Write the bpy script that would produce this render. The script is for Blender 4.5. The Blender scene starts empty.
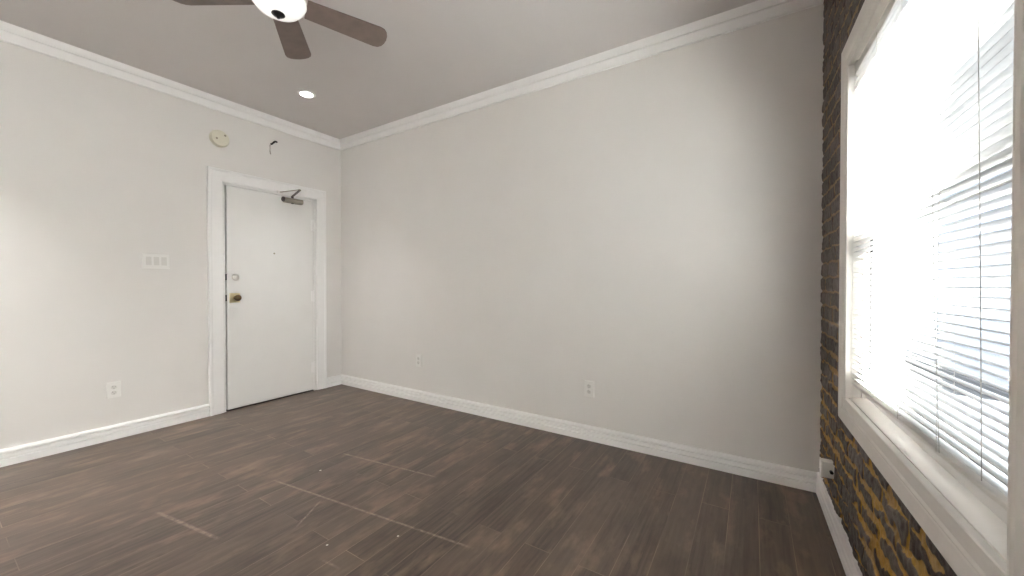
import bpy, bmesh, math, random
import numpy as np
from mathutils import Vector, Matrix, noise as mnoise

S = bpy.context.scene
C = S.collection
R = math.radians
random.seed(7)

# ---------------------------------------------------------------- camera
W = 4.3193            # far wall length (left corner at the origin, far wall along +x, room towards -y)
H = 2.7866            # ceiling height
SKEW = 0.0228         # the brick wall is not quite square to the far wall
cam = bpy.data.cameras.new('camera')
camo = bpy.data.objects.new('camera', cam)
C.objects.link(camo)
cam.sensor_width = 36
cam.lens = 382.11 / 1024 * 36
cam.clip_start = 0.02
cam.clip_end = 300
camo.location = (3.9975, -2.6775, 1.15)
camo.rotation_euler = (R(90) - 0.0107, 0, 0.5606)
S.camera = camo

# ---------------------------------------------------------------- view, world, big lights
S.view_settings.view_transform = 'Standard'
S.view_settings.look = 'None'
S.view_settings.gamma = 1
S.view_settings.use_curve_mapping = False
S.view_settings.exposure = 3.0
S.cycles.max_bounces = 14
S.cycles.diffuse_bounces = 8
S.cycles.transparent_max_bounces = 24
S.cycles.sample_clamp_indirect = 12

SKY = 0.8
w = bpy.data.worlds.new('world')
S.world = w
w.use_nodes = True
wn = w.node_tree.nodes
wl = w.node_tree.links
bg = wn['Background']
bg.inputs['Color'].default_value = (0.95, 0.975, 1.0, 1)
bg.inputs['Strength'].default_value = SKY


def to_wall(u, d, z=0.0):
    """brick wall coordinates (u along the wall from the far corner, d outwards, z up) -> world"""
    return Vector((W + u * math.sin(SKEW) + d * math.cos(SKEW), -u * math.cos(SKEW) + d * math.sin(SKEW), z))


def portal(u0, u1, z0, z1, d):
    L = bpy.data.lights.new('window_portal', 'AREA')
    L.shape = 'RECTANGLE'
    L.size = u1 - u0
    L.size_y = z1 - z0
    L.cycles.is_portal = True
    o = bpy.data.objects.new('window_portal', L)
    C.objects.link(o)
    o.location = to_wall((u0 + u1) / 2, d, (z0 + z1) / 2)
    o.rotation_euler = (R(90), 0, R(90) + SKEW)     # -Z of the light looks into the room
    return o


SUN = 23.5
sl = bpy.data.lights.new('sun', 'SUN')
sl.energy = SUN
sl.angle = R(0.9)
sl.color = (1.0, 1.0, 1.0)
sun = bpy.data.objects.new('sun', sl)
C.objects.link(sun)
SUN_DIR = Vector((-0.35, -1.0, -0.85))      # travel direction as (u, d, z) at the brick wall
sun.rotation_euler = (to_wall(*SUN_DIR) - to_wall(0, 0, 0)).to_track_quat('-Z', 'Y').to_euler()

# window opening in the brick wall (u, z)
U0, U1, Z0, Z1 = 0.681, 1.758, 0.692, 2.014
V0, V1 = 3.1, 4.55       # second window, added behind the camera for fill light
RX0, RX1, RZ0, RZ1 = 1.4, 2.0, 0.7, 2.1      # window added in the unseen rear wall for fill light
THRU2, THRU3 = 0.7, 0.7
portal(U0, U1, Z0, Z1, 0.125)
portal(V0, V1, Z0, Z1, 0.125)


# ---------------------------------------------------------------- helpers
def lin(r, g, b):
    f = lambda c: (c / 255 / 12.92) if c / 255 <= 0.04045 else ((c / 255 + 0.055) / 1.055) ** 2.4
    return (f(r), f(g), f(b), 1)


class NT:
    def __init__(s, name):
        s.m = bpy.data.materials.new(name)
        s.m.use_nodes = True
        s.n = s.m.node_tree.nodes
        s.l = s.m.node_tree.links
        s.p = s.n['Principled BSDF']
        s.out = s.n['Material Output']

    def new(s, t, **kw):
        nd = s.n.new(t)
        for k, v in kw.items():
            if hasattr(nd, k):
                setattr(nd, k, v)
            else:
                nd.inputs[k].default_value = v
        return nd

    def link(s, a, b):
        s.l.new(a, b)

    def math(s, op, a, b=None, c=None, clamp=False):
        nd = s.n.new('ShaderNodeMath')
        nd.operation = op
        nd.use_clamp = clamp
        for i, v in enumerate((a, b, c)):
            if v is None:
                continue
            if isinstance(v, (int, float)):
                nd.inputs[i].default_value = v
            else:
                s.l.new(v, nd.inputs[i])
        return nd.outputs[0]

    def mix(s, fac, a, b, mode='MIX'):
        nd = s.n.new('ShaderNodeMix')
        nd.data_type = 'RGBA'
        nd.blend_type = mode
        for sock, v in ((nd.inputs[0], fac), (nd.inputs[6], a), (nd.inputs[7], b)):
            if isinstance(v, (int, float, tuple)):
                sock.default_value = v
            else:
                s.l.new(v, sock)
        return nd.outputs[2]

    def noise(s, vec, scale, detail=3, rough=0.5):
        nd = s.new('ShaderNodeTexNoise')
        nd.inputs['Scale'].default_value = scale
        nd.inputs['Detail'].default_value = detail
        nd.inputs['Roughness'].default_value = rough
        if vec is not None:
            s.l.new(vec, nd.inputs['Vector'])
        return nd.outputs[0]

    def ramp(s, fac, lo, hi):
        nd = s.new('ShaderNodeMapRange')
        nd.inputs[1].default_value = lo
        nd.inputs[2].default_value = hi
        s.l.new(fac, nd.inputs[0])
        return nd.outputs[0]

    def mapping(s, scale=(1, 1, 1)):
        tc = s.new('ShaderNodeTexCoord')
        mp = s.new('ShaderNodeMapping')
        mp.inputs['Scale'].default_value = scale
        s.l.new(tc.outputs['Object'], mp.inputs['Vector'])
        return mp.outputs[0]

    def bump(s, h, strength=0.2, dist=0.01):
        b = s.new('ShaderNodeBump')
        b.inputs['Strength'].default_value = strength
        b.inputs['Distance'].default_value = dist
        s.l.new(h, b.inputs['Height'])
        s.l.new(b.outputs[0], s.p.inputs['Normal'])


def mat(name, col, rough=0.5, metal=0.0, noise=0.05, scale=30, bump=0.0, spec=0.5, emit=None):
    t = NT(name)
    v = t.mapping()
    n = t.noise(v, scale)
    k = t.ramp(n, 0.3, 0.7)
    c2 = tuple(x * (1 - noise * 2) for x in col[:3]) + (1,)
    t.link(t.mix(k, c2, col), t.p.inputs['Base Color'])
    t.p.inputs['Roughness'].default_value = rough
    t.p.inputs['Metallic'].default_value = metal
    t.p.inputs['Specular IOR Level'].default_value = spec
    if bump:
        t.bump(n, bump, 0.002)
    if emit:
        t.p.inputs['Emission Color'].default_value = emit[0]
        t.p.inputs['Emission Strength'].default_value = emit[1]
    return t.m


def obj(name, bm, m, parent=None, smooth=False, bevel=0.0, loc=None):
    me = bpy.data.meshes.new(name)
    bmesh.ops.recalc_face_normals(bm, faces=bm.faces)
    bm.to_mesh(me)
    bm.free()
    for x in (m if isinstance(m, (list, tuple)) else [m]):
        me.materials.append(x)
    if smooth:
        for p in me.polygons:
            p.use_smooth = True
    o = bpy.data.objects.new(name, me)
    C.objects.link(o)
    if parent:
        o.parent = parent
    if loc is not None:
        o.location = loc
    if bevel:
        b = o.modifiers.new('bevel', 'BEVEL')
        b.width = bevel
        b.segments = 2
        b.limit_method = 'ANGLE'
    if smooth:
        try:
            me.set_sharp_from_angle(angle=R(40))
        except Exception:
            pass
    return o


def empty(name, loc=(0, 0, 0), rz=0.0):
    o = bpy.data.objects.new(name, None)
    o.empty_display_size = 0.05
    C.objects.link(o)
    o.location = loc
    o.rotation_euler = (0, 0, rz)
    return o


def tag(o, label=None, cat=None, group=None, kind=None):
    if label:
        o['label'] = label
    if cat:
        o['category'] = cat
    if group:
        o['group'] = group
    if kind:
        o['kind'] = kind
    return o


def BM():
    return bmesh.new()


def box(bm, x0, x1, y0, y1, z0, z1, mi=0, M=None):
    vs = []
    for x in (x0, x1):
        for y in (y0, y1):
            for z in (z0, z1):
                p = Vector((x, y, z))
                vs.append(bm.verts.new(M @ p if M else p))
    for f in ((0, 1, 3, 2), (4, 6, 7, 5), (0, 4, 5, 1), (2, 3, 7, 6), (0, 2, 6, 4), (1, 5, 7, 3)):
        fc = bm.faces.new([vs[i] for i in f])
        fc.material_index = mi
    return vs


def extrude_profile(bm, prof, place, a, b):
    """prof: closed list of 2d points; place(p, s) -> 3d; straight run from s=a to s=b (callables allowed per point)"""
    A = [bm.verts.new(place(p, a(p) if callable(a) else a)) for p in prof]
    B = [bm.verts.new(place(p, b(p) if callable(b) else b)) for p in prof]
    n = len(prof)
    for i in range(n):
        j = (i + 1) % n
        bm.faces.new((A[i], A[j], B[j], B[i]))
    bm.faces.new(A)
    bm.faces.new(B[::-1])


def lathe(bm, prof, M=None, seg=32, mi=0):
    """prof: (r, z) list, around z; M maps to place"""
    rings = []
    for r, z in prof:
        if r < 1e-6:
            p = Vector((0, 0, z))
            rings.append([bm.verts.new(M @ p if M else p)])
        else:
            ring = []
            for k in range(seg):
                a = 2 * math.pi * k / seg
                p = Vector((r * math.cos(a), r * math.sin(a), z))
                ring.append(bm.verts.new(M @ p if M else p))
            rings.append(ring)
    for A, B in zip(rings, rings[1:]):
        for k in range(seg):
            j = (k + 1) % seg
            if len(A) == 1 and len(B) == 1:
                continue
            if len(A) == 1:
                f = bm.faces.new((A[0], B[k], B[j]))
            elif len(B) == 1:
                f = bm.faces.new((A[k], A[j], B[0]))
            else:
                f = bm.faces.new((A[k], A[j], B[j], B[k]))
            f.material_index = mi
    for ring in (rings[0], rings[-1]):
        if len(ring) > 1:
            f = bm.faces.new(ring)
            f.material_index = mi


def tube(bm, pts, r, seg=8):
    pts = [Vector(p) for p in pts]
    rings = []
    up = Vector((0, 0, 1))
    for i, p in enumerate(pts):
        d = (pts[min(i + 1, len(pts) - 1)] - pts[max(i - 1, 0)]).normalized()
        a = d.cross(up)
        if a.length < 1e-3:
            a = d.cross(Vector((1, 0, 0)))
        a.normalize()
        b = d.cross(a)
        rings.append([bm.verts.new(p + (a * math.cos(t) + b * math.sin(t)) * r) for t in [2 * math.pi * k / seg for k in range(seg)]])
    for A, B in zip(rings, rings[1:]):
        for k in range(seg):
            j = (k + 1) % seg
            bm.faces.new((A[k], A[j], B[j], B[k]))
    bm.faces.new(rings[0])
    bm.faces.new(rings[-1][::-1])


XROT = Matrix.Rotation(R(90), 4, 'Y')        # +z of a lathe -> +x (out of the left wall)
YROT = Matrix.Rotation(R(90), 4, 'X')        # +z of a lathe -> -y (out of the far wall)

# ---------------------------------------------------------------- materials
WALL_C = lin(223, 219, 216)
m_wall = mat('wall_paint', WALL_C, 0.55, noise=0.012, scale=3, bump=0.03, spec=0.3)
m_ceil = mat('ceiling_paint', lin(208, 203, 201), 0.7, noise=0.01, scale=3, spec=0.2)
m_trim = mat('trim_paint', lin(238, 236, 235), 0.35, noise=0.01, scale=20, spec=0.4)
m_door = mat('door_paint', lin(229, 227, 225), 0.4, noise=0.01, scale=6, spec=0.4)
m_wintrim = mat('window_trim_paint', lin(228, 224, 219), 0.4, noise=0.02, scale=25, bump=0.08, spec=0.4)
m_plate = mat('white_plastic', lin(232, 229, 225), 0.3, noise=0.01)
m_cover = mat('wall_plate_plastic', lin(229, 226, 223), 0.35, noise=0.01)
m_recep = mat('receptacle_plastic', lin(214, 210, 206), 0.4, noise=0.01)
m_slot = mat('dark_slot', lin(60, 55, 50), 0.6)
m_cream = mat('cream_plastic', lin(216, 211, 194), 0.4, noise=0.02)
m_brass = mat('polished_brass', lin(240, 226, 186), 0.38, metal=1.0, noise=0.05)
m_nickel = mat('brushed_nickel', lin(222, 220, 216), 0.3, metal=1.0, noise=0.05)
m_bronze = mat('old_bronze', lin(120, 98, 70), 0.3, metal=1.0, noise=0.1)
m_closer = mat('closer_paint', lin(158, 150, 136), 0.4, metal=0.2, noise=0.06)
m_arm = mat('dark_steel', lin(88, 80, 76), 0.4, metal=0.6, noise=0.06)
m_black = mat('black_metal', lin(26, 24, 23), 0.4, noise=0.05)
m_gap = mat('unlit_hall_shade', lin(60, 52, 48), 0.9)  # dark colour stands in for the unlit hall
m_blade = mat('blade_wood', lin(128, 112, 105), 0.5, noise=0.1, scale=14)
m_wire = mat('old_wire', lin(176, 168, 160), 0.7)
m_bladeiron = mat('blade_iron_brown', lin(66, 44, 36), 0.45, noise=0.08)
m_bowl = mat('white_glass_bowl', lin(245, 245, 243), 0.25, noise=0.005, emit=((1, 0.97, 0.93, 1), 0.07))
m_lamp = mat('led_lens', lin(250, 250, 250), 0.4, noise=0.005, emit=((0.93, 0.97, 1, 1), 4.0))
m_cord = mat('blind_cord', lin(196, 190, 182), 0.8, noise=0.03)
m_darkcord = mat('grey_cord', lin(190, 186, 180), 0.8, noise=0.03)
m_rubber = mat('dark_weatherstrip', lin(40, 38, 38), 0.7, noise=0.05)


def glass():
    t = NT('window_glass')
    tr = t.new('ShaderNodeBsdfTransparent')
    tr.inputs[0].default_value = (0.95, 0.97, 0.96, 1)
    gl = t.new('ShaderNodeBsdfGlossy')
    gl.inputs['Roughness'].default_value = 0.02
    fr = t.new('ShaderNodeFresnel')
    fr.inputs[0].default_value = 1.45
    gm = t.new('ShaderNodeNewGeometry')                 # only the face the ray enters by reflects
    mx = t.new('ShaderNodeMixShader')
    t.link(t.math('MULTIPLY', fr.outputs[0], t.math('SUBTRACT', 1.0, gm.outputs['Backfacing']), clamp=True), mx.inputs[0])
    t.link(tr.outputs[0], mx.inputs[1])
    t.link(gl.outputs[0], mx.inputs[2])
    t.link(mx.outputs[0], t.out.inputs[0])
    return t.m


m_glass = glass()


def slat_material():
    t = NT('blind_slat_vinyl')
    n = t.noise(t.mapping(), 40)
    col = t.mix(t.ramp(n, 0.3, 0.7), lin(205, 204, 202), lin(212, 211, 209))
    t.link(col, t.p.inputs['Base Color'])
    t.p.inputs['Roughness'].default_value = 0.35
    tl = t.new('ShaderNodeBsdfTranslucent')
    t.link(col, tl.inputs[0])
    mx = t.new('ShaderNodeMixShader')
    mx.inputs[0].default_value = 0.15
    t.link(t.p.outputs[0], mx.inputs[1])
    t.link(tl.outputs[0], mx.inputs[2])
    t.link(mx.outputs[0], t.out.inputs[0])
    return t.m


m_slat = slat_material()


def floor_material():
    t = NT('dark_laminate_planks')
    tc = t.new('ShaderNodeTexCoord')
    sp = t.new('ShaderNodeSeparateXYZ')
    t.link(tc.outputs['Object'], sp.inputs[0])
    X, Y = sp.outputs[0], sp.outputs[1]
    cb = t.new('ShaderNodeCombineXYZ')
    t.link(Y, cb.inputs[0])
    t.link(X, cb.inputs[1])
    br = t.new('ShaderNodeTexBrick')
    br.offset = 0.37
    br.inputs['Color1'].default_value = (0, 0, 0, 1)
    br.inputs['Color2'].default_value = (1, 1, 1, 1)
    br.inputs['Mortar'].default_value = (0.5, 0.5, 0.5, 1)
    br.inputs['Scale'].default_value = 1
    br.inputs['Mortar Size'].default_value = 0.0017
    br.inputs['Mortar Smooth'].default_value = 0.3
    br.inputs['Brick Width'].default_value = 1.22
    br.inputs['Row Height'].default_value = 0.126
    t.link(cb.outputs[0], br.inputs['Vector'])
    tone = br.outputs['Color']
    seam = br.outputs['Fac']
    # grain streaks along y, and blotches; shifted from plank to plank
    sh = t.math('MULTIPLY', tone, 7.3)
    cg = t.new('ShaderNodeCombineXYZ')
    t.link(t.math('MULTIPLY', X, 55), cg.inputs[0])
    t.link(t.math('ADD', t.math('MULTIPLY', Y, 2.4), sh), cg.inputs[1])
    t.link(sh, cg.inputs[2])
    grain = t.noise(cg.outputs[0], 1.0, 5, 0.65)
    cb2 = t.new('ShaderNodeCombineXYZ')
    t.link(t.math('MULTIPLY', X, 9), cb2.inputs[0])
    t.link(t.math('ADD', t.math('MULTIPLY', Y, 3.2), sh), cb2.inputs[1])
    t.link(sh, cb2.inputs[2])
    blot = t.noise(cb2.outputs[0], 1.0, 4, 0.6)
    wear = t.noise(tc.outputs['Object'], 2.2, 4, 0.6)
    base = t.mix(tone, lin(64, 52, 45), lin(94, 79, 68))
    base = t.mix(t.ramp(grain, 0.35, 0.7), base, lin(108, 92, 81))
    base = t.mix(t.math('MULTIPLY', t.ramp(blot, 0.52, 0.74), 0.8), base, lin(143, 121, 103))
    base = t.mix(t.math('MULTIPLY', t.ramp(blot, 0.45, 0.25), 0.6), base, lin(56, 45, 38))
    base = t.mix(t.math('MULTIPLY', t.ramp(wear, 0.55, 0.75), 0.3), base, lin(122, 104, 88))
    base = t.mix(t.math('MULTIPLY', seam, t.ramp(wear, 0.36, 0.7)), base, lin(150, 130, 110))

    def seg(x1, y1, x2, y2, wd):
        L = math.hypot(x2 - x1, y2 - y1)
        dx, dy = (x2 - x1) / L, (y2 - y1) / L
        along = t.math('ADD', t.math('MULTIPLY', t.math('SUBTRACT', X, x1), dx), t.math('MULTIPLY', t.math('SUBTRACT', Y, y1), dy))
        perp = t.math('ADD', t.math('MULTIPLY', t.math('SUBTRACT', X, x1), -dy), t.math('MULTIPLY', t.math('SUBTRACT', Y, y1), dx))
        m1 = t.ramp(t.math('ABSOLUTE', perp), wd, wd * 0.3)
        m2 = t.ramp(t.math('ABSOLUTE', t.math('SUBTRACT', along, L / 2)), L / 2, L / 2 - 0.06)
        return t.math('MULTIPLY', m1, m2)

    marks = None
    for a in ((1.62, -1.535, 2.98, -1.37, 0.009), (1.64, -1.105, 2.42, -1.0, 0.009), (1.45, -2.01, 1.98, -1.93, 0.012),
              (2.06, -1.50, 2.19, -1.72, 0.007), (2.47, -1.76, 2.60, -1.75, 0.008)):
        mk = seg(*a)
        marks = mk if marks is None else t.math('MAXIMUM', marks, mk)
    scuff = t.noise(tc.outputs['Object'], 38, 4, 0.7)
    marks = t.math('MULTIPLY', marks, t.ramp(scuff, 0.3, 0.62))
    base = t.mix(t.math('MULTIPLY', marks, 0.5), base, lin(186, 168, 150))
    for (px, py, r) in ((2.419, -1.695, 0.006), (2.637, -1.488, 0.006), (1.75, -1.32, 0.008)):
        ax = t.math('SUBTRACT', X, px)
        ay = t.math('SUBTRACT', Y, py)
        dd = t.math('SQRT', t.math('ADD', t.math('MULTIPLY', ax, ax), t.math('MULTIPLY', ay, ay)))
        base = t.mix(t.ramp(dd, r, r * 0.6), base, lin(225, 220, 210))
    t.link(base, t.p.inputs['Base Color'])
    rg = t.math('ADD', t.math('MULTIPLY', grain, 0.16), t.math('MULTIPLY', wear, 0.18))
    t.link(t.math('ADD', rg, 0.18), t.p.inputs['Roughness'])
    t.p.inputs['IOR'].default_value = 1.52
    h = t.math('SUBTRACT', t.math('MULTIPLY', grain, 0.25), seam)
    t.bump(h, 0.25, 0.002)
    return t.m


m_floor = floor_material()


def brick_material():
    t = NT('old_dark_brick')
    at = t.new('ShaderNodeAttribute', attribute_name='mortar')
    tn = t.new('ShaderNodeAttribute', attribute_name='tone')
    v = t.mapping()
    n1 = t.noise(v, 14, 4, 0.65)
    n2 = t.noise(v, 45, 4, 0.7)
    n3 = t.noise(v, 6, 3, 0.5)
    b = t.mix(tn.outputs['Fac'], lin(54, 41, 38), lin(100, 90, 86))
    b = t.mix(t.math('MULTIPLY', t.ramp(n2, 0.45, 0.75), 0.6), b, lin(122, 112, 104))
    b = t.mix(t.math('MULTIPLY', t.ramp(n1, 0.5, 0.3), 0.8), b, lin(30, 25, 24))
    sm = t.new('ShaderNodeAttribute', attribute_name='smear')
    mo = t.mix(t.math('MULTIPLY', sm.outputs['Fac'], t.ramp(n3, 0.2, 0.55)), lin(150, 126, 92), lin(186, 142, 52))
    mo = t.mix(t.math('MULTIPLY', t.ramp(n2, 0.35, 0.7), 0.45), mo, lin(112, 84, 40))
    f = t.ramp(t.math('ADD', at.outputs['Fac'], t.math('MULTIPLY', t.math('SUBTRACT', n2, 0.5), 0.5)), 0.38, 0.62)
    t.link(t.mix(f, b, mo), t.p.inputs['Base Color'])
    t.p.inputs['Roughness'].default_value = 0.55
    t.bump(n2, 0.6, 0.004)
    return t.m


m_brick = brick_material()
m_core = mat('masonry_core', lin(110, 90, 75), 0.9, noise=0.1)
m_nbr = mat('neighbour_paint', lin(150, 156, 168), 0.8, noise=0.03, scale=2)
m_nbrtrim = mat('neighbour_eave', lin(205, 196, 190), 0.7, noise=0.03)
m_ground = mat('alley_asphalt', lin(57, 59, 64), 0.9, noise=0.05, scale=2)

# ---------------------------------------------------------------- room shell
YB = -6.0
bm = BM()
box(bm, -0.15, W + 0.45, YB - 0.15, 0.15, -0.12, 0.0)
tag(obj('floor', bm, m_floor), kind='structure')
bm = BM()
box(bm, -0.15, W + 0.45, YB - 0.15, 0.15, H, H + 0.12)
tag(obj('ceiling', bm, m_ceil), kind='structure')
bm = BM()
box(bm, -0.15, W + 0.3, 0.0, 0.15, 0, H)
tag(obj('wall_far', bm, m_wall), kind='structure')
bm = BM()
for x0, x1, z0, z1 in ((-0.15, RX0, 0, H), (RX1, W + 0.3, 0, H), (RX0, RX1, 0, RZ0), (RX0, RX1, RZ1, H)):
    box(bm, x0, x1, YB - 0.15, YB, z0, z1)
tag(obj('wall_rear', bm, m_wall), kind='structure')

# left wall with the doorway
DY0, DY1, DZ = -1.168, -0.305, 2.078           # rough opening
bm = BM()
box(bm, -0.13, 0, YB, DY0, 0, H)
box(bm, -0.13, 0, DY1, 0, 0, H)
box(bm, -0.13, 0, DY0, DY1, DZ, H)
tag(obj('wall_left', bm, m_wall), kind='structure')
bm = BM()
box(bm, -0.3, -0.14, DY0 - 0.3, DY1 + 0.3, 0, 2.5)  # panel added behind the doorway to stop light leaking through the gaps
tag(obj('hall_light_seal', bm, m_gap), kind='structure')

# crown moulding, profile (out from wall, height)
crown = [(0, H - 0.112), (0.013, H - 0.112), (0.017, H - 0.108), (0.017, H - 0.102), (0.010, H - 0.099), (0.012, H - 0.080),
         (0.015, H - 0.056), (0.017, H - 0.052), (0.008, H - 0.0515), (0.008, H - 0.0465), (0.021, H - 0.046), (0.023, H - 0.040), (0.027, H - 0.034), (0.031, H - 0.022),
         (0.034, H - 0.010), (0.038, H), (0, H)]
bm = BM()
extrude_profile(bm, crown, lambda p, s: Vector((p[0], s, p[1])), YB, lambda p: -p[0])
tag(obj('trim_1', bm, m_trim), kind='structure')
bm = BM()
extrude_profile(bm, crown, lambda p, s: Vector((s, -p[0], p[1])), lambda p: p[0], W + 0.004)
tag(obj('trim_2', bm, m_trim), kind='structure')

# baseboards
bb = [(0, 0), (0.0165, 0), (0.0165, 0.041), (0.0155, 0.043), (0.002, 0.0435), (0.002, 0.0545), (0.0165, 0.055), (0.0165, 0.058), (0.0135, 0.073),
      (0.0005, 0.0735), (0.0005, 0.0875), (0.0205, 0.088), (0.021, 0.091), (0.0195, 0.097), (0.012, 0.106), (0, 0.1085)]
for nm, a, b in (('baseboard_left', YB, -1.275), ('baseboard_left_corner', -0.192, None)):
    bm = BM()
    extrude_profile(bm, bb, lambda p, s: Vector((p[0], s, p[1])), a, (lambda p: -p[0]) if b is None else b)
    tag(obj(nm, bm, m_trim), kind='structure')
bm = BM()
extrude_profile(bm, bb, lambda p, s: Vector((s, -p[0], p[1])), lambda p: p[0], lambda p: W - p[0] * 0.9)
tag(obj('baseboard_far', bm, m_trim), kind='structure')

# ---------------------------------------------------------------- brick wall with the windows
wall_M = Matrix.Translation((W, 0, 0)) @ Matrix.Rotation(SKEW, 4, 'Z')


def put_on_wall(o):
    o.location = (W, 0, 0)
    o.rotation_euler = (0, 0, SKEW)
    return o


def wbox(bm, u0, u1, d0, d1, z0, z1, mi=0, M=None):
    return box(bm, d0, d1, -u1, -u0, z0, z1, mi, M)


def value_noise(u, z, s, seed):
    rs = np.random.RandomState(seed)
    T = rs.rand(256, 256)
    x, y = u / s + 37.3, z / s + 11.7
    xi, yi = np.floor(x).astype(int), np.floor(y).astype(int)
    fx, fy = x - xi, y - yi
    fx, fy = fx * fx * (3 - 2 * fx), fy * fy * (3 - 2 * fy)
    g = lambda a, b: T[a % 256, b % 256]
    return (g(xi, yi) * (1 - fx) + g(xi + 1, yi) * fx) * (1 - fy) + (g(xi, yi + 1) * (1 - fx) + g(xi + 1, yi + 1) * fx) * fy


def brick_wall():
    st = 0.005
    us = np.arange(0, 2.4001, st)
    zs = np.arange(0, H + 0.001, st)
    Ug, Zg = np.meshgrid(us, zs, indexing='ij')
    low = np.clip((0.95 - Zg) / 0.45, 0, 1)                   # the old mortar is smeared wider low on the wall
    wob = 0.006 + 0.010 * low
    uu = Ug + (value_noise(Ug, Zg, 0.05, 1) - 0.5) * wob * 2 + (value_noise(Ug, Zg, 0.02, 2) - 0.5) * wob
    zz = Zg + (value_noise(Ug, Zg, 0.06, 3) - 0.5) * wob * 2 + (value_noise(Ug, Zg, 0.02, 4) - 0.5) * wob
    bh, bl = 0.074, 0.212
    row = np.floor(zz / bh)
    uo = uu + (row % 2) * bl / 2 + 0.03 * np.sin(row * 2.1)
    col = np.floor(uo / bl)
    fz = np.abs(zz / bh - row - 0.5) * bh
    fu = np.abs(uo / bl - col - 0.5) * bl
    edge = np.minimum(bh / 2 - fz, bl / 2 - fu)               # distance to the brick's edge
    mw = 0.0055 + low * 0.006 + (value_noise(Ug, Zg, 0.12, 5) - 0.45) * (0.006 + 0.018 * low)
    mort = 1 / (1 + np.exp((edge - mw) / 0.0013))
    rs = np.random.RandomState(11)
    RT = rs.rand(128, 128)
    tone = RT[(row.astype(int)) % 128, (col.astype(int)) % 128]
    hgt = (1 - mort) * (0.006 + 0.004 * (tone - 0.5)) + (value_noise(Ug, Zg, 0.015, 6) - 0.5) * 0.004 + (value_noise(Ug, Zg, 0.04, 7) - 0.5) * 0.004
    d = 0.006 - hgt
    nu, nz = Ug.shape
    co = np.stack([d, -Ug, Zg], -1).reshape(-1, 3)
    idx = np.arange(nu * nz).reshape(nu, nz)
    q = np.stack([idx[:-1, :-1], idx[1:, :-1], idx[1:, 1:], idx[:-1, 1:]], -1)
    cu, cz = Ug[:-1, :-1] + st / 2, Zg[:-1, :-1] + st / 2
    keep = ~((cu > U0 - 0.02) & (cu < U1 + 0.02) & (cz > Z0 - 0.02) & (cz < Z1 + 0.02))
    q = q[keep][:, ::-1]
    # core with two openings, and the plain brick stretch behind the camera
    bm = BM()
    A, B = 0.012, 0.15
    cuts = [(0 - 0.02, U0 - 0.01, 0, H), (U1 + 0.01, V0, 0, H), (V1, 6.1, 0, H),
            (U0 - 0.01, U1 + 0.01, 0, Z0 - 0.012), (U0 - 0.01, U1 + 0.01, Z1 + 0.012, H), (V0, V1, 0, Z0), (V0, V1, Z1, H)]
    for u0, u1, z0, z1 in cuts:
        wbox(bm, u0, u1, A, B, z0, z1)
    cv = np.array([v.co[:] for v in bm.verts])
    bm.verts.index_update()
    cf = np.array([[v.index for v in f.verts] for f in bm.faces]) + len(co)
    bm.free()
    allv = np.concatenate([co, cv])
    allf = np.concatenate([q, cf])
    me = bpy.data.meshes.new('wall_right')
    me.vertices.add(len(allv))
    me.vertices.foreach_set('co', allv.astype(np.float32).ravel())
    me.loops.add(allf.size)
    me.loops.foreach_set('vertex_index', allf.astype(np.int32).ravel())
    me.polygons.add(len(allf))
    me.polygons.foreach_set('loop_start', (np.arange(len(allf)) * 4).astype(np.int32))
    me.materials.append(m_brick)
    me.materials.append(m_core)
    mi = np.zeros(len(allf), np.int32)
    mi[len(q):] = 1
    me.polygons.foreach_set('material_index', mi)
    sm = np.ones(len(allf), bool)
    sm[len(q):] = False
    me.polygons.foreach_set('use_smooth', sm)
    pad = np.zeros(len(cv))
    for nm, arr in (('mortar', mort), ('tone', tone), ('smear', low)):
        a = me.attributes.new(nm, 'FLOAT', 'POINT')
        a.data.foreach_set('value', np.concatenate([arr.ravel(), pad]).astype(np.float32))
    me.update(calc_edges=True)
    me.validate()
    o = bpy.data.objects.new('wall_right', me)
    C.objects.link(o)
    put_on_wall(o)
    return tag(o, kind='structure')


brick_wall()

# baseboard under the window: plain board with a ragged caulked top edge
bm = BM()
N = 160
ring0 = None
for i in range(N + 1):
    u = 0.004 + 2.5 * i / N
    top = 0.112 + 0.014 * mnoise.noise(Vector((u * 3.1, 0, 2))) + 0.012 * mnoise.noise(Vector((u * 9.0, 5, 2)))
    pr = [(0.008, 0), (-0.017, 0), (-0.017, 0.04), (-0.015, 0.044), (-0.0155, 0.07), (-0.0125, 0.076), (-0.0125, top - 0.008), (-0.010, top), (0.008, top + 0.004)]
    ring = [bm.verts.new((p[0], -u, p[1])) for p in pr]
    if ring0:
        for k in range(len(ring)):
            j = (k + 1) % len(ring)
            bm.faces.new((ring0[k], ring0[j], ring[j], ring[k]))
    else:
        bm.faces.new(ring)
    ring0 = ring
bm.faces.new(ring0)
tag(put_on_wall(obj('baseboard_right', bm, m_trim)), kind='structure')


# ---------------------------------------------------------------- the window
def frame_sweep(bm, u0, u1, z0, z1, prof):
    """prof: (outward from the opening's edge, d) closed; mitred rectangle"""
    cor = [(u0, z0, -1, -1), (u1, z0, 1, -1), (u1, z1, 1, 1), (u0, z1, -1, 1)]
    rings = [[bm.verts.new((d, -(u + su * w_), z + sz * w_)) for (w_, d) in prof] for (u, z, su, sz) in cor]
    n = len(prof)
    for i in range(4):
        A, B = rings[i], rings[(i + 1) % 4]
        for k in range(n):
            j = (k + 1) % n
            bm.faces.new((A[k], A[j], B[j], B[k]))


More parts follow.
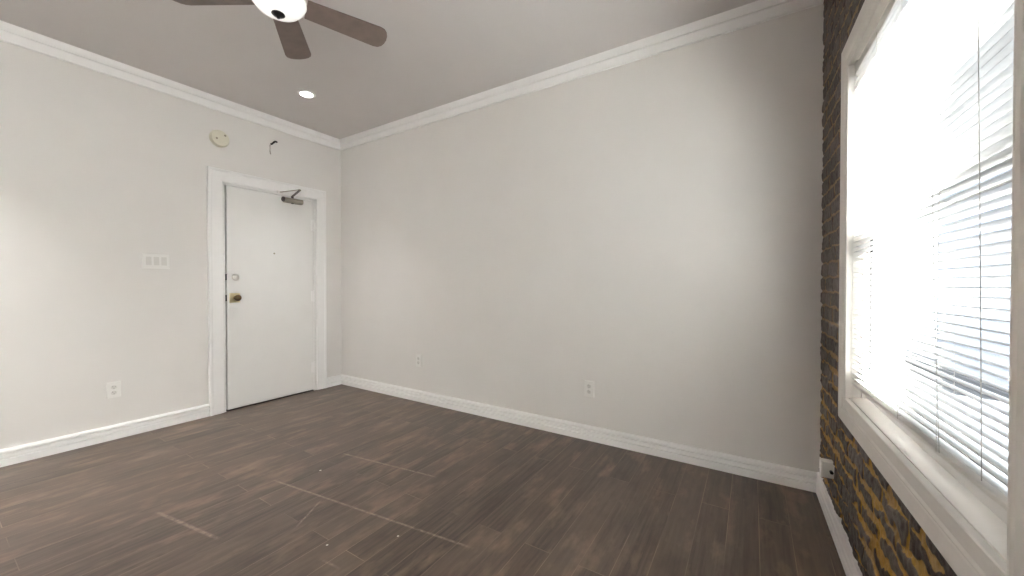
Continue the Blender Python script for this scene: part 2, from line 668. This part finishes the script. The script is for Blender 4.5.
win = put_on_wall(empty('window_1'))
tag(win, kind='structure')
bm = BM()
frame_sweep(bm, U0, U1, Z0, Z1, [(0, 0.02), (0, -0.018), (0.002, -0.0205), (0.008, -0.0205), (0.012, -0.017), (0.040, -0.018), (0.043, -0.0195), (0.047, -0.0215), (0.052, -0.020),
                                 (0.056, -0.0215), (0.098, -0.024), (0.102, -0.021), (0.102, 0.02)])
obj('window_casing', bm, m_wintrim, win)
bm = BM()
wbox(bm, U0 - 0.012, U0 + 0.002, 0.0, 0.15, Z0, Z1)
wbox(bm, U1 - 0.002, U1 + 0.012, 0.0, 0.15, Z0, Z1)
wbox(bm, U0 - 0.012, U1 + 0.012, 0.0, 0.15, Z1 - 0.002, Z1 + 0.014)
obj('window_jamb', bm, m_wintrim, win)
bm = BM()
extrude_profile(bm, [(-0.004, Z0 - 0.014), (-0.004, Z0 + 0.004), (0.045, Z0 + 0.014), (0.15, Z0 + 0.004), (0.19, Z0 - 0.014)],
                lambda p, s: Vector((p[0], -s, p[1])), U0 - 0.01, U1 + 0.01)
obj('window_sill', bm, m_wintrim, win)


def sash(name, d0, d1, z0, z1, bot, top, stile=0.045):
    bm = BM()
    a, b = U0 + 0.004, U1 - 0.004
    wbox(bm, a, a + stile, d0, d1, z0, z1)
    wbox(bm, b - stile, b, d0, d1, z0, z1)
    wbox(bm, a + stile, b - stile, d0, d1, z0, z0 + bot)
    wbox(bm, a + stile, b - stile, d0, d1, z1 - top, z1)
    s = obj(name, bm, m_trim, win, bevel=0.003)
    bm = BM()
    wbox(bm, a + stile - 0.005, b - stile + 0.005, (d0 + d1) / 2 - 0.0015, (d0 + d1) / 2 + 0.0015, z0 + bot - 0.005, z1 - top + 0.005)
    obj('glass_pane', bm, m_glass, s)
    return s


lowsash = sash('lower_sash', 0.042, 0.072, 0.704, 1.352, 0.098, 0.034)
sash('upper_sash', 0.078, 0.108, 1.318, Z1 - 0.004, 0.034, 0.045)
bm = BM()
wbox(bm, U0 + 0.051, U0 + 0.061, 0.040, 0.046, 0.802, 1.318)
obj('weatherstrip', bm, m_rubber, lowsash)
# bead stops the sashes slide behind
bm = BM()
wbox(bm, U0 + 0.001, U0 + 0.014, 0.028, 0.040, Z0 + 0.012, Z1)
wbox(bm, U1 - 0.014, U1 - 0.001, 0.028, 0.040, Z0 + 0.012, Z1)
obj('stop_bead', bm, m_wintrim, win)

# second window, added out of view behind the camera to let in fill light
w2 = put_on_wall(empty('fill_window_2'))
tag(w2, kind='structure')
bm = BM()
frame_sweep(bm, V0, V1, Z0, Z1, [(0, 0.03), (0, -0.015), (0.05, -0.02), (0.1, -0.024), (0.1, 0.03)])
obj('window_casing', bm, m_wintrim, w2)
bm = BM()
frame_sweep(bm, V0 + 0.05, V1 - 0.05, Z0 + 0.05, Z1 - 0.05, [(0, 0.05), (0, 0.08), (0.052, 0.08), (0.052, 0.05)])
wbox(bm, V0 + 0.05, V1 - 0.05, 0.05, 0.08, 1.32, 1.355)
s2 = obj('window_frame', bm, m_trim, w2)
bm = BM()
wbox(bm, V0 + 0.048, V1 - 0.048, 0.064, 0.067, Z0 + 0.048, Z1 - 0.048)
obj('glass_pane', bm, m_glass, s2)

# ---------------------------------------------------------------- the blind
bl = put_on_wall(empty('window_blind'))
tag(bl, 'white mini blind with open horizontal slats hanging in the window beside the brick wall', 'blind')
BU0, BU1 = U0 + 0.012, U1 - 0.008
BZ0, BZ1 = 0.762, 1.972
DC = 0.012                 # slat centre depth
SLATS = 61
TILT = R(-8)               # outer edge slightly down


def slat_z(k, u, bu0=BU0, bu1=BU1):
    f = k / (SLATS - 1)
    z = BZ0 + 0.024 + (BZ1 - 0.012 - BZ0 - 0.024) * f
    return z + (1 - f) ** 2 * 0.012 * ((u - bu0) / (bu1 - bu0) - 0.5) * 1.6


def slats(bu0, bu1, tilt, parent, nseg=14):
    bm = BM()
    for k in range(SLATS):
        wav = random.uniform(-1, 1)
        dt = random.uniform(-1, 1) * R(2.0)
        rows = []
        for i in range(nseg + 1):
            u = bu0 + (bu1 - bu0) * i / nseg
            z = slat_z(k, u, bu0, bu1) + 0.0012 * wav * math.sin(math.pi * 2 * i / nseg + k)
            r = []
            for s in (-1, -0.5, 0, 0.5, 1):
                x = s * 0.0125
                crn = 0.0022 * (1 - s * s)
                a = tilt + dt
                r.append(((DC + x * math.cos(a) - crn * math.sin(a)), -u, z + x * math.sin(a) + crn * math.cos(a)))
            rows.append(r)
        th = 0.0004
        top = [[bm.verts.new((p[0], p[1], p[2] + th)) for p in r] for r in rows]
        bot = [[bm.verts.new((p[0], p[1], p[2] - th)) for p in r] for r in rows]
        for i in range(nseg):
            for j in range(4):
                bm.faces.new((top[i][j], top[i + 1][j], top[i + 1][j + 1], top[i][j + 1]))
                bm.faces.new((bot[i][j], bot[i][j + 1], bot[i + 1][j + 1], bot[i + 1][j]))
            bm.faces.new((top[i][0], bot[i][0], bot[i + 1][0], top[i + 1][0]))
            bm.faces.new((top[i][4], top[i + 1][4], bot[i + 1][4], bot[i][4]))
        for i in (0, nseg):
            for j in range(4):
                bm.faces.new((top[i][j], top[i][j + 1], bot[i][j + 1], bot[i][j]))
    return obj('slat_panel', bm, m_slat, parent, smooth=True)


slats(BU0, BU1, TILT, bl)
bm = BM()
wbox(bm, BU0, BU1, 0.0, 0.026, BZ1, BZ1 + 0.030)
obj('head_rail', bm, m_plate, bl, bevel=0.003)
bm = BM()
for k, (za, zb) in enumerate(((0, 0.012),)):
    vs = wbox(bm, BU0, BU1, 0.0, 0.024, BZ0 + za, BZ0 + zb)
    for v in vs:
        v.co.z += 0.0096 * ((-v.co.y - BU0) / (BU1 - BU0) - 0.5) * 2
obj('bottom_rail', bm, m_plate, bl, bevel=0.003)
for uu in (BU0 + 0.004, BU1 - 0.03):
    bm = BM()
    wbox(bm, uu, uu + 0.026, -0.002, 0.03, BZ1 - 0.003, BZ1 + 0.038)
    obj('mounting_bracket', bm, m_nickel, bl, bevel=0.001)
for uu in (0.97, 1.20, 1.445):
    bm = BM()
    for dd in (DC - 0.0135, DC + 0.0135):
        tube(bm, [(dd, -uu, BZ0 + 0.01), (dd, -uu, BZ1 + 0.005)], 0.0005, 5)
    for k in range(SLATS):
        z = slat_z(k, uu) - 0.001
        tube(bm, [(DC - 0.0135, -uu, z - 0.0038), (DC + 0.0135, -uu, z + 0.0033)], 0.0005, 4)
    obj('ladder_cord', bm, m_cord, bl)
bm = BM()
tube(bm, [(-0.008, -1.425, BZ1 + 0.004), (-0.010, -1.43, 1.5), (-0.009, -1.452, 1.1), (-0.006, -1.475, 0.78)], 0.0007, 6)
obj('lift_cord', bm, m_darkcord, bl)
bm = BM()
tube(bm, [(-0.010, -1.628, BZ1 + 0.004), (-0.012, -1.632, 1.6), (-0.012, -1.65, 1.15), (-0.012, -1.662, 0.80)], 0.0008, 6)
obj('tilt_wand', bm, m_darkcord, bl)

# roller shades added over the unseen windows, spreading daylight as an even fill
def shade_material(name, thru):
    t = NT(name)
    n = t.noise(t.mapping(), 60)
    col = t.mix(t.ramp(n, 0.3, 0.7), lin(240, 239, 237), lin(246, 245, 243))
    t.link(col, t.p.inputs['Base Color'])
    t.p.inputs['Roughness'].default_value = 0.8
    tl = t.new('ShaderNodeBsdfTranslucent')
    t.link(col, tl.inputs[0])
    mx = t.new('ShaderNodeMixShader')
    mx.inputs[0].default_value = thru
    t.link(t.p.outputs[0], mx.inputs[1])
    t.link(tl.outputs[0], mx.inputs[2])
    t.link(mx.outputs[0], t.out.inputs[0])
    return t.m


def fill_roller_shade(parent_place, label, a0, a1, z0, z1, thru):
    """drawn along local -y from a0 to a1, just inside the wall plane"""
    e = parent_place(empty('fill_roller_shade'))
    tag(e, label, 'roller shade')
    bm = BM()
    box(bm, -0.0305, -0.030, -a1, -a0, z0, z1)
    obj('shade_fabric', bm, shade_material('shade_fabric', thru), e)
    bm = BM()
    tube(bm, [(-0.030, -a0, z1 + 0.015), (-0.030, -a1, z1 + 0.015)], 0.022, 16)
    obj('roller_tube', bm, m_plate, e)
    bm = BM()
    box(bm, -0.034, -0.026, -a1, -a0, z0 - 0.02, z0)
    obj('hem_bar', bm, m_plate, e)
    return e


def on_rear(o):
    o.location = (0, YB, 0)
    o.rotation_euler = (0, 0, R(-90))
    return o


fill_roller_shade(put_on_wall, 'white roller shade added for fill light over the added second window, behind the viewer', V0 - 0.06, V1 + 0.06, Z0 - 0.06, Z1 + 0.06, THRU2)
fill_roller_shade(on_rear, 'white roller shade added for fill light over the added rear window, behind the viewer', -RX1 - 0.06, -RX0 + 0.06, RZ0 - 0.06, RZ1 + 0.06, THRU3)
w3 = on_rear(empty('fill_window_3'))  # rear window added out of view, only for fill light
tag(w3, kind='structure')
bm = BM()
frame_sweep(bm, -RX1, -RX0, RZ0, RZ1, [(0, 0.03), (0, -0.015), (0.05, -0.02), (0.1, -0.024), (0.1, 0.03)])
obj('window_casing', bm, m_wintrim, w3)
bm = BM()
box(bm, 0.06, 0.066, RX0 - 0.01, RX1 + 0.01, RZ0 - 0.01, RZ1 + 0.01)
obj('glass_pane', bm, m_glass, w3)

# ---------------------------------------------------------------- outside
bm = BM()
wbox(bm, -60, 40, 0.2, 80, -0.5, -0.4)
box(bm, -W - 40, 0.2, -40, YB - 0.2, -0.5, -0.4)
tag(put_on_wall(obj('ground', bm, m_ground)), kind='structure')
nb = put_on_wall(empty('neighbor_building'))
tag(nb, 'grey blue neighbouring house seen through the slats outside the window', 'building')
bm = BM()
wbox(bm, -8.2, -4.8, 3.0, 9, -0.45, 4.75)
for k in range(30):                                             # lapped boards
    z = -0.45 + k * 0.172
    extrude_profile(bm, [(3.0, z), (2.972, z), (2.992, z + 0.172), (3.0, z + 0.172)], lambda p, s: Vector((p[0], -s, p[1])), -8.2, -4.8)
obj('siding_wall', bm, m_nbr, nb)
bm = BM()
wbox(bm, -8.5, -4.5, 2.75, 9.2, 4.75, 4.98)
obj('eave', bm, m_nbrtrim, nb)

ob = put_on_wall(empty('sun_blocker'))  # box on posts added out of view to cast shade on the blind
tag(ob, 'added unseen tank raised on four posts across the alley, shading part of the window blind', 'blocker')
bm = BM()
wbox(bm, 2.48, 3.4, 3.0, 4.2, 3.28, 4.05)
obj('blocker_body', bm, m_nbr, ob)
bm = BM()
wbox(bm, 2.48, 3.43, 2.99, 4.23, 4.05, 4.15)
obj('blocker_lid', bm, m_nbrtrim, ob)
for pu in (2.75, 3.3):
    for pd in (3.15, 4.05):
        bm = BM()
        wbox(bm, pu - 0.03, pu + 0.03, pd - 0.03, pd + 0.03, -0.4, 3.28)
        obj('blocker_post', bm, m_nbr, ob)

# ---------------------------------------------------------------- the door
door = empty('door_1', (0, -0.737, 0))
tag(door, kind='structure')
oy = 0.737


def dobj(name, bm, m, parent=door, **k):
    o = obj(name, bm, m, parent, **k)
    if parent is door:
        o.location = (0, oy, 0)
    return o


SY0, SY1, SZ0, SZ1 = -1.132, -0.333, 0.014, 2.034
bm = BM()
box(bm, -0.045, 0.004, SY0, SY1, SZ0, SZ1)
dobj('door_slab', bm, m_door, bevel=0.002)
bm = BM()
for (a, b, c, e) in ((DY0, SY0 - 0.014, 0, 2.078), (SY1 + 0.003, DY1, 0, 2.078), (DY0, DY1, SZ1 + 0.004, 2.078)):
    box(bm, -0.13, 0.006, a, b, c, e)
for (a, b, c, e) in ((SY1 - 0.012, DY1, 0, 2.04), (DY0, DY1, SZ1 - 0.012, 2.04)):
    box(bm, -0.075, -0.048, a, b, c, e)
dobj('door_jamb', bm, m_door)
# casing: flat boards with a slight outer back-band, butted at the head
bm = BM()
cp = [(0, -0.001), (0, 0.013), (0.004, 0.016), (0.080, 0.019), (0.088, 0.024), (0.104, 0.024), (0.108, 0.020), (0.108, -0.001)]
L, Rr, T = -1.166, -0.300, 2.060
rings = []
for (y, z, sy, sz) in ((L, 0, -1, 0), (L, T, -1, 1), (Rr, T, 1, 1), (Rr, 0, 1, 0)):
    rings.append([bm.verts.new((d, y + sy * w_, z + sz * w_)) for (w_, d) in cp])
for A, B in zip(rings, rings[1:]):
    for k in range(len(cp)):
        j = (k + 1) % len(cp)
        bm.faces.new((A[k], A[j], B[j], B[k]))
bm.faces.new(rings[0])
bm.faces.new(rings[-1][::-1])
dobj('door_casing', bm, m_trim)
# threshold gap under the slab
bm = BM()
box(bm, -0.10, -0.002, SY0, SY1, 0.0, 0.006)
dobj('threshold', bm, m_black)
# knob on a square brass rose
bm = BM()
box(bm, 0.004, 0.009, -1.115, -1.030, 0.980, 1.066)
rose = dobj('knob_plate', bm, m_brass, bevel=0.002)
rose['label'] = 'square polished brass plate'
bm = BM()
lathe(bm, [(0.016, 0), (0.014, 0.012), (0.012, 0.026), (0.020, 0.036), (0.027, 0.046), (0.028, 0.056), (0.023, 0.066), (0.012, 0.071), (0.0, 0.072)],
      Matrix.Translation((0.008, -1.068, 1.024)) @ XROT, 28)
obj('door_knob', bm, m_bronze, rose, smooth=True)
bm = BM()
lathe(bm, [(0.030, 0), (0.030, 0.006), (0.026, 0.013), (0.017, 0.015), (0.015, 0.018), (0, 0.018)], Matrix.Translation((0.004, -1.066, 1.212)) @ XROT, 28)
db = dobj('deadbolt', bm, m_nickel, smooth=True)
db['label'] = 'chrome deadbolt'
bm = BM()
box(bm, 0.018, 0.033, -1.078, -1.054, 1.207, 1.217)
obj('thumb_turn', bm, m_nickel, db, bevel=0.002)
bm = BM()
lathe(bm, [(0.008, 0), (0.008, 0.003), (0.005, 0.004), (0, 0.003)], Matrix.Translation((0.004, -0.729, 1.45)) @ XROT, 16)
dobj('peephole', bm, m_closer, smooth=True)
for z in (1.775, 1.02, 0.255):
    bm = BM()
    lathe(bm, [(0.006, -0.062), (0.0075, -0.058), (0.0075, 0.058), (0.006, 0.062)], Matrix.Translation((0.010, SY1 + 0.0015, z)), 12)
    box(bm, 0.0035, 0.006, SY1 - 0.026, SY1, z - 0.055, z + 0.055)
    dobj('hinge', bm, m_trim, smooth=True)
for z in (1.024, 1.212):
    bm = BM()
    box(bm, -0.030, 0.004, SY0 - 0.0135, SY0 - 0.0005, z - 0.028, z + 0.028)
    dobj('latch', bm, m_black)
# door closer: body on the slab, two arms to a shoe on the head casing
bm = BM()
prof = [(0.010 + 0.0, 1.972), (0.052, 1.974), (0.060, 1.984), (0.062, 2.0), (0.058, 2.014), (0.048, 2.022), (0.008, 2.022)]
extrude_profile(bm, [(x - 0.004, z - 0.002) for x, z in prof], lambda p, s: Vector((p[0], s, p[1])), -0.648, -0.462)
closer = dobj('closer_body', bm, m_closer, bevel=0.004)
closer['label'] = 'bronze grey door closer'
bm = BM()
lathe(bm, [(0.021, 0), (0.024, 0.003), (0.024, 0.016), (0.018, 0.020), (0, 0.020)], Matrix.Translation((0.034, -0.664, 1.998)) @ Matrix.Rotation(R(-90), 4, 'X'), 18)
lathe(bm, [(0.012, -0.036), (0.012, 0.036), (0.009, 0.040), (0, 0.040)], Matrix.Translation((0.034, -0.565, 2.0)), 16)
obj('closer_cap', bm, m_arm, closer, smooth=True)
pin, elb, shoe = Vector((0.034, -0.565, 2.040)), Vector((0.225, -0.598, 2.067)), Vector((0.026, -0.676, 2.062))


def bar(bm, a, b, wd, th):
    d = (b - a)
    L_ = d.length
    q = d.to_track_quat('X', 'Z').to_matrix().to_4x4()
    box(bm, -wd / 2, L_ + wd / 2, -wd / 2, wd / 2, -th / 2, th / 2, 0, Matrix.Translation(a) @ q)


bm = BM()
bar(bm, pin, elb, 0.022, 0.007)
obj('closer_arm', bm, m_arm, closer, bevel=0.002)
bm = BM()
bar(bm, elb + Vector((0, 0, 0.008)), shoe, 0.013, 0.006)
lathe(bm, [(0.011, 0), (0.011, 0.018), (0, 0.018)], Matrix.Translation(elb - Vector((0, 0, 0.006))), 14)
fa = obj('closer_forearm', bm, m_closer, closer, bevel=0.001)
bm = BM()
box(bm, 0.014, 0.026, -0.706, -0.650, 2.052, 2.074)
obj('closer_shoe', bm, m_plate, closer, bevel=0.002)


# ---------------------------------------------------------------- wall plates
def face_place(origin, out, right):
    """local x = right along the wall, y = up, z = out of the wall"""
    o, n, r = Vector(origin), Vector(out), Vector(right)
    u = Vector((0, 0, 1))
    M = Matrix(((r.x, u.x, n.x, o.x), (r.y, u.y, n.y, o.y), (r.z, u.z, n.z, o.z), (0, 0, 0, 1)))
    return M


def plate_mesh(w_, h_, t=0.009):
    bm = BM()
    b = 0.003
    lo = [bm.verts.new(p) for p in ((-w_ / 2, -h_ / 2, 0), (w_ / 2, -h_ / 2, 0), (w_ / 2, h_ / 2, 0), (-w_ / 2, h_ / 2, 0))]
    mi = [bm.verts.new((v.co.x, v.co.y, t * 0.5)) for v in lo]
    hi = [bm.verts.new((v.co.x - math.copysign(b, v.co.x), v.co.y - math.copysign(b, v.co.y), t)) for v in lo]
    for A, B in ((lo, mi), (mi, hi)):
        for k in range(4):
            j = (k + 1) % 4
            bm.faces.new((A[k], A[j], B[j], B[k]))
    bm.faces.new(hi)
    bm.faces.new(lo[::-1])
    return bm


def outlet(M, label, group=None):
    r = empty('wall_outlet')
    r.matrix_world = M
    tag(r, label, 'outlet', group)
    obj('cover_plate', plate_mesh(0.074, 0.118), m_cover, r)
    for s in (-1, 1):
        bm = BM()
        lathe(bm, [(0.0165, 0.0085), (0.0165, 0.0105), (0.015, 0.011), (0, 0.011)], Matrix.Translation((0, s * 0.0205, 0)) @ Matrix.Diagonal((1, 0.86, 1, 1)), 24)
        rc = obj('receptacle', bm, m_recep, r)
        bm = BM()
        for dx, hh in ((-0.0062, 0.0105), (0.0062, 0.006)):
            box(bm, dx - 0.001, dx + 0.001, s * 0.0205 + 0.001, s * 0.0205 + 0.001 + hh, 0.0105, 0.0113)
        box(bm, -0.002, 0.002, s * 0.0205 - 0.009, s * 0.0205 - 0.005, 0.0105, 0.0113)
        obj('slot', bm, m_slot, rc)
    bm = BM()
    lathe(bm, [(0.003, 0.0085), (0.003, 0.0098), (0, 0.0102)], None, 10)
    obj('screw', bm, m_nickel, r)
    return r


outlet(face_place((0, -1.857, 0.366), (1, 0, 0), (0, 1, 0)), 'white duplex outlet on the wall left of the door, below the light switch')
outlet(face_place((1.243, 0, 0.400), (0, -1, 0), (1, 0, 0)), 'white duplex outlet on the long blank wall, the one nearer the door')
outlet(face_place((2.990, 0, 0.379), (0, -1, 0), (1, 0, 0)), 'white duplex outlet on the long blank wall, the one nearer the brick wall')

sw = empty('light_switch')
sw.matrix_world = face_place((0, -1.612, 1.330), (1, 0, 0), (0, 1, 0))
tag(sw, 'white three-gang rocker light switch on the wall beside the door', 'light switch')
obj('cover_plate', plate_mesh(0.166, 0.118), m_cover, sw)
for k in (-1, 0, 1):
    bm = BM()
    x = k * 0.046
    pf = [(-0.033, 0.008), (-0.033, 0.0145), (0.0, 0.0115), (0.033, 0.0095), (0.033, 0.008)]
    extrude_profile(bm, pf, lambda p, s: Vector((s, p[0], p[1])), x - 0.0165, x + 0.0165)
    obj('rocker', bm, m_recep, sw)

# box socket low on the brick wall
sb = put_on_wall(empty('socket_box'))
sb.location = to_wall(0.335, 0.0, 0.272)
tag(sb, 'small white surface-mounted socket box low on the brick wall near the corner', 'socket box')
bm = BM()
box(bm, -0.043, 0.012, -0.034, 0.012, -0.038, 0.038)
obj('box_body', bm, m_plate, sb, bevel=0.004)
bm = BM()
box(bm, -0.047, -0.042, -0.036, 0.014, -0.040, 0.040)
fpb = obj('cover_plate', bm, m_plate, sb, bevel=0.002)
bm = BM()
lathe(bm, [(0.0, -0.008), (0.007, -0.006), (0.007, 0.010), (0, 0.010)], Matrix.Translation((-0.010, -0.040, -0.004)) @ YROT, 12)
obj('cable_stub', bm, m_black, sb)

# ---------------------------------------------------------------- smoke detector and hook above the door
sd = empty('smoke_detector', (0, -1.182, 2.432))
tag(sd, 'round cream smoke detector high on the wall above the door', 'smoke detector')
bm = BM()
lathe(bm, [(0.074, 0), (0.075, 0.010), (0.072, 0.012)], XROT, 40)
obj('base', bm, m_cream, sd, smooth=True)
bm = BM()
lathe(bm, [(0.068, 0.011), (0.071, 0.014), (0.070, 0.026), (0.064, 0.035), (0.050, 0.039), (0.030, 0.041), (0, 0.041)], XROT, 40)
obj('cover', bm, m_cream, sd, smooth=True)
for (y, z) in ((-0.030, -0.010), (0.032, 0.030)):
    bm = BM()
    lathe(bm, [(0.009, 0.036), (0.009, 0.0405), (0.006, 0.042), (0, 0.042)], Matrix.Translation((0, y, z)) @ XROT, 14)
    obj('test_button', bm, m_closer, sd)

hk = empty('wall_hook', (0, -0.735, 2.53))
tag(hk, 'small dark bent hook with a pale wire stub on the wall above the door', 'hook')
bm = BM()
pts = [(0.0, -0.016, -0.012), (0.014, -0.012, -0.010), (0.020, 0.0, 0.006), (0.018, 0.014, 0.020), (0.012, 0.024, 0.024), (0.008, 0.036, 0.022)]
tube(bm, pts, 0.009, 8)
obj('hook_arm', bm, m_black, hk, smooth=True)
bm = BM()
tube(bm, [(0.005, -0.020, -0.012), (0.006, -0.027, -0.03), (0.004, -0.026, -0.085), (0.004, -0.020, -0.112)], 0.0045, 8)
wr = obj('wire_stub', bm, m_wire, hk, smooth=True)
wr['label'] = 'painted-over wire'

# ---------------------------------------------------------------- recessed light
SPOT = 28.0


def downlight(x, y, label, power=None):
    dl = empty('recessed_light', (x, y, H))
    tag(dl, label, 'ceiling light')
    bm = BM()
    lathe(bm, [(0.048, 0.0), (0.048, -0.006), (0.060, -0.006), (0.070, -0.002), (0.070, 0.0)], None, 36)
    obj('trim_ring', bm, m_plate, dl, smooth=True)
    bm = BM()
    lathe(bm, [(0.048, -0.001), (0.046, -0.005), (0, -0.0055)], None, 32)
    obj('lens', bm, m_lamp, dl)
    L_ = bpy.data.lights.new('lamp_beam', 'SPOT')
    L_.energy = power or SPOT
    L_.spot_size = R(SPOT_ANGLE)
    L_.spot_blend = 1.0
    L_.shadow_soft_size = 0.045
    L_.color = (1.0, 0.995, 0.985)
    o = bpy.data.objects.new('lamp_beam', L_)
    C.objects.link(o)
    o.parent = dl
    o.location = (0, 0, -0.012)


SPOT_ANGLE = 84
downlight(0.738, -0.815, 'round recessed ceiling light, lit white, in the ceiling near the door corner', 13.0)
downlight(0.738, -2.75, 'recessed ceiling light added for fill above the left wall, out of view to the left')  # this and the next two are unseen lamps added for fill
downlight(0.738, -4.7, 'recessed ceiling light added for fill in the rear left of the ceiling behind the viewer')
downlight(3.2, -4.7, 'recessed ceiling light added for fill in the rear right of the ceiling behind the viewer')

# ---------------------------------------------------------------- ceiling fan
FX, FY = 2.135, -1.744
fan = empty('ceiling_fan', (FX, FY, H))
tag(fan, 'five-blade brown ceiling fan with a white bowl light', 'ceiling fan')
z0 = -H


def fobj(name, prof, m, parent=fan):
    bm = BM()
    lathe(bm, [(r, z + z0) for r, z in prof], None, 40)
    return obj(name, bm, m, parent, smooth=True)


fobj('canopy', [(0.072, H), (0.072, H - 0.015), (0.06, H - 0.045), (0.02, H - 0.06)], m_bladeiron)
fobj('downrod', [(0.013, H - 0.04), (0.013, 2.60)], m_bladeiron)
fobj('motor_housing', [(0.03, 2.61), (0.085, 2.60), (0.105, 2.58), (0.108, 2.525), (0.09, 2.495), (0.078, 2.485)], m_bladeiron)
bowl = fobj('light_bowl', [(0.080, 2.486), (0.108, 2.483), (0.116, 2.474), (0.117, 2.460), (0.111, 2.448), (0.103, 2.436), (0.088, 2.420), (0.066, 2.407), (0.040, 2.400), (0.0, 2.396)], m_bowl)
bm = BM()
lathe(bm, [(0.0, z0 + 2.402), (0.026, z0 + 2.402), (0.028, z0 + 2.396), (0.020, z0 + 2.389), (0.009, z0 + 2.386), (0.006, z0 + 2.378), (0, z0 + 2.376)], None, 24)
obj('finial', bm, m_black, bowl, smooth=True)


def blade_mesh():
    bm = BM()
    out = []
    r0, r1 = 0.115, 0.50
    n = 10
    up, dn = [], []
    for i in range(n + 1):
        f = i / n
        r = r0 + (r1 - 0.05 - r0) * f
        hw = 0.054 + 0.014 * f
        up.append((r, hw))
        dn.append((r, -hw))
    tip = []
    for k in range(1, 8):
        a = R(90) - R(180) * k / 8
        tip.append((r1 - 0.05 + 0.05 * math.cos(a) ** 0.8 if math.cos(a) > 0 else r1 - 0.05, 0.068 * math.sin(a)))
    outl = up + tip + dn[::-1]
    P = Matrix.Rotation(R(-13), 4, 'X')
    T_ = [bm.verts.new(P @ Vector((x, y, 0.003))) for x, y in outl]
    B_ = [bm.verts.new(P @ Vector((x, y, -0.003))) for x, y in outl]
    bm.faces.new(T_)
    bm.faces.new(B_[::-1])
    for k in range(len(outl)):
        j = (k + 1) % len(outl)
        bm.faces.new((T_[k], B_[k], B_[j], T_[j]))
    return bm


def iron_mesh():
    bm = BM()
    P = Matrix.Rotation(R(-13), 4, 'X')
    box(bm, 0.085, 0.20, -0.014, 0.014, 0.004, 0.010, 0, P)
    box(bm, 0.17, 0.23, -0.034, 0.034, 0.0035, 0.008, 0, P)
    return bm


bl0 = obj('blade', blade_mesh(), m_blade, fan, bevel=0.001)
ir0 = obj('blade_iron', iron_mesh(), m_bladeiron, bl0, bevel=0.001)
for k in range(5):
    if k == 0:
        b, i_ = bl0, ir0
    else:
        b, i_ = bl0.copy(), ir0.copy()
        C.objects.link(b)
        C.objects.link(i_)
        b.parent = fan
        i_.parent = b
    b.location = (0, 0, 2.468 - H)
    b.rotation_euler = (0, 0, R(69 + 72 * k))
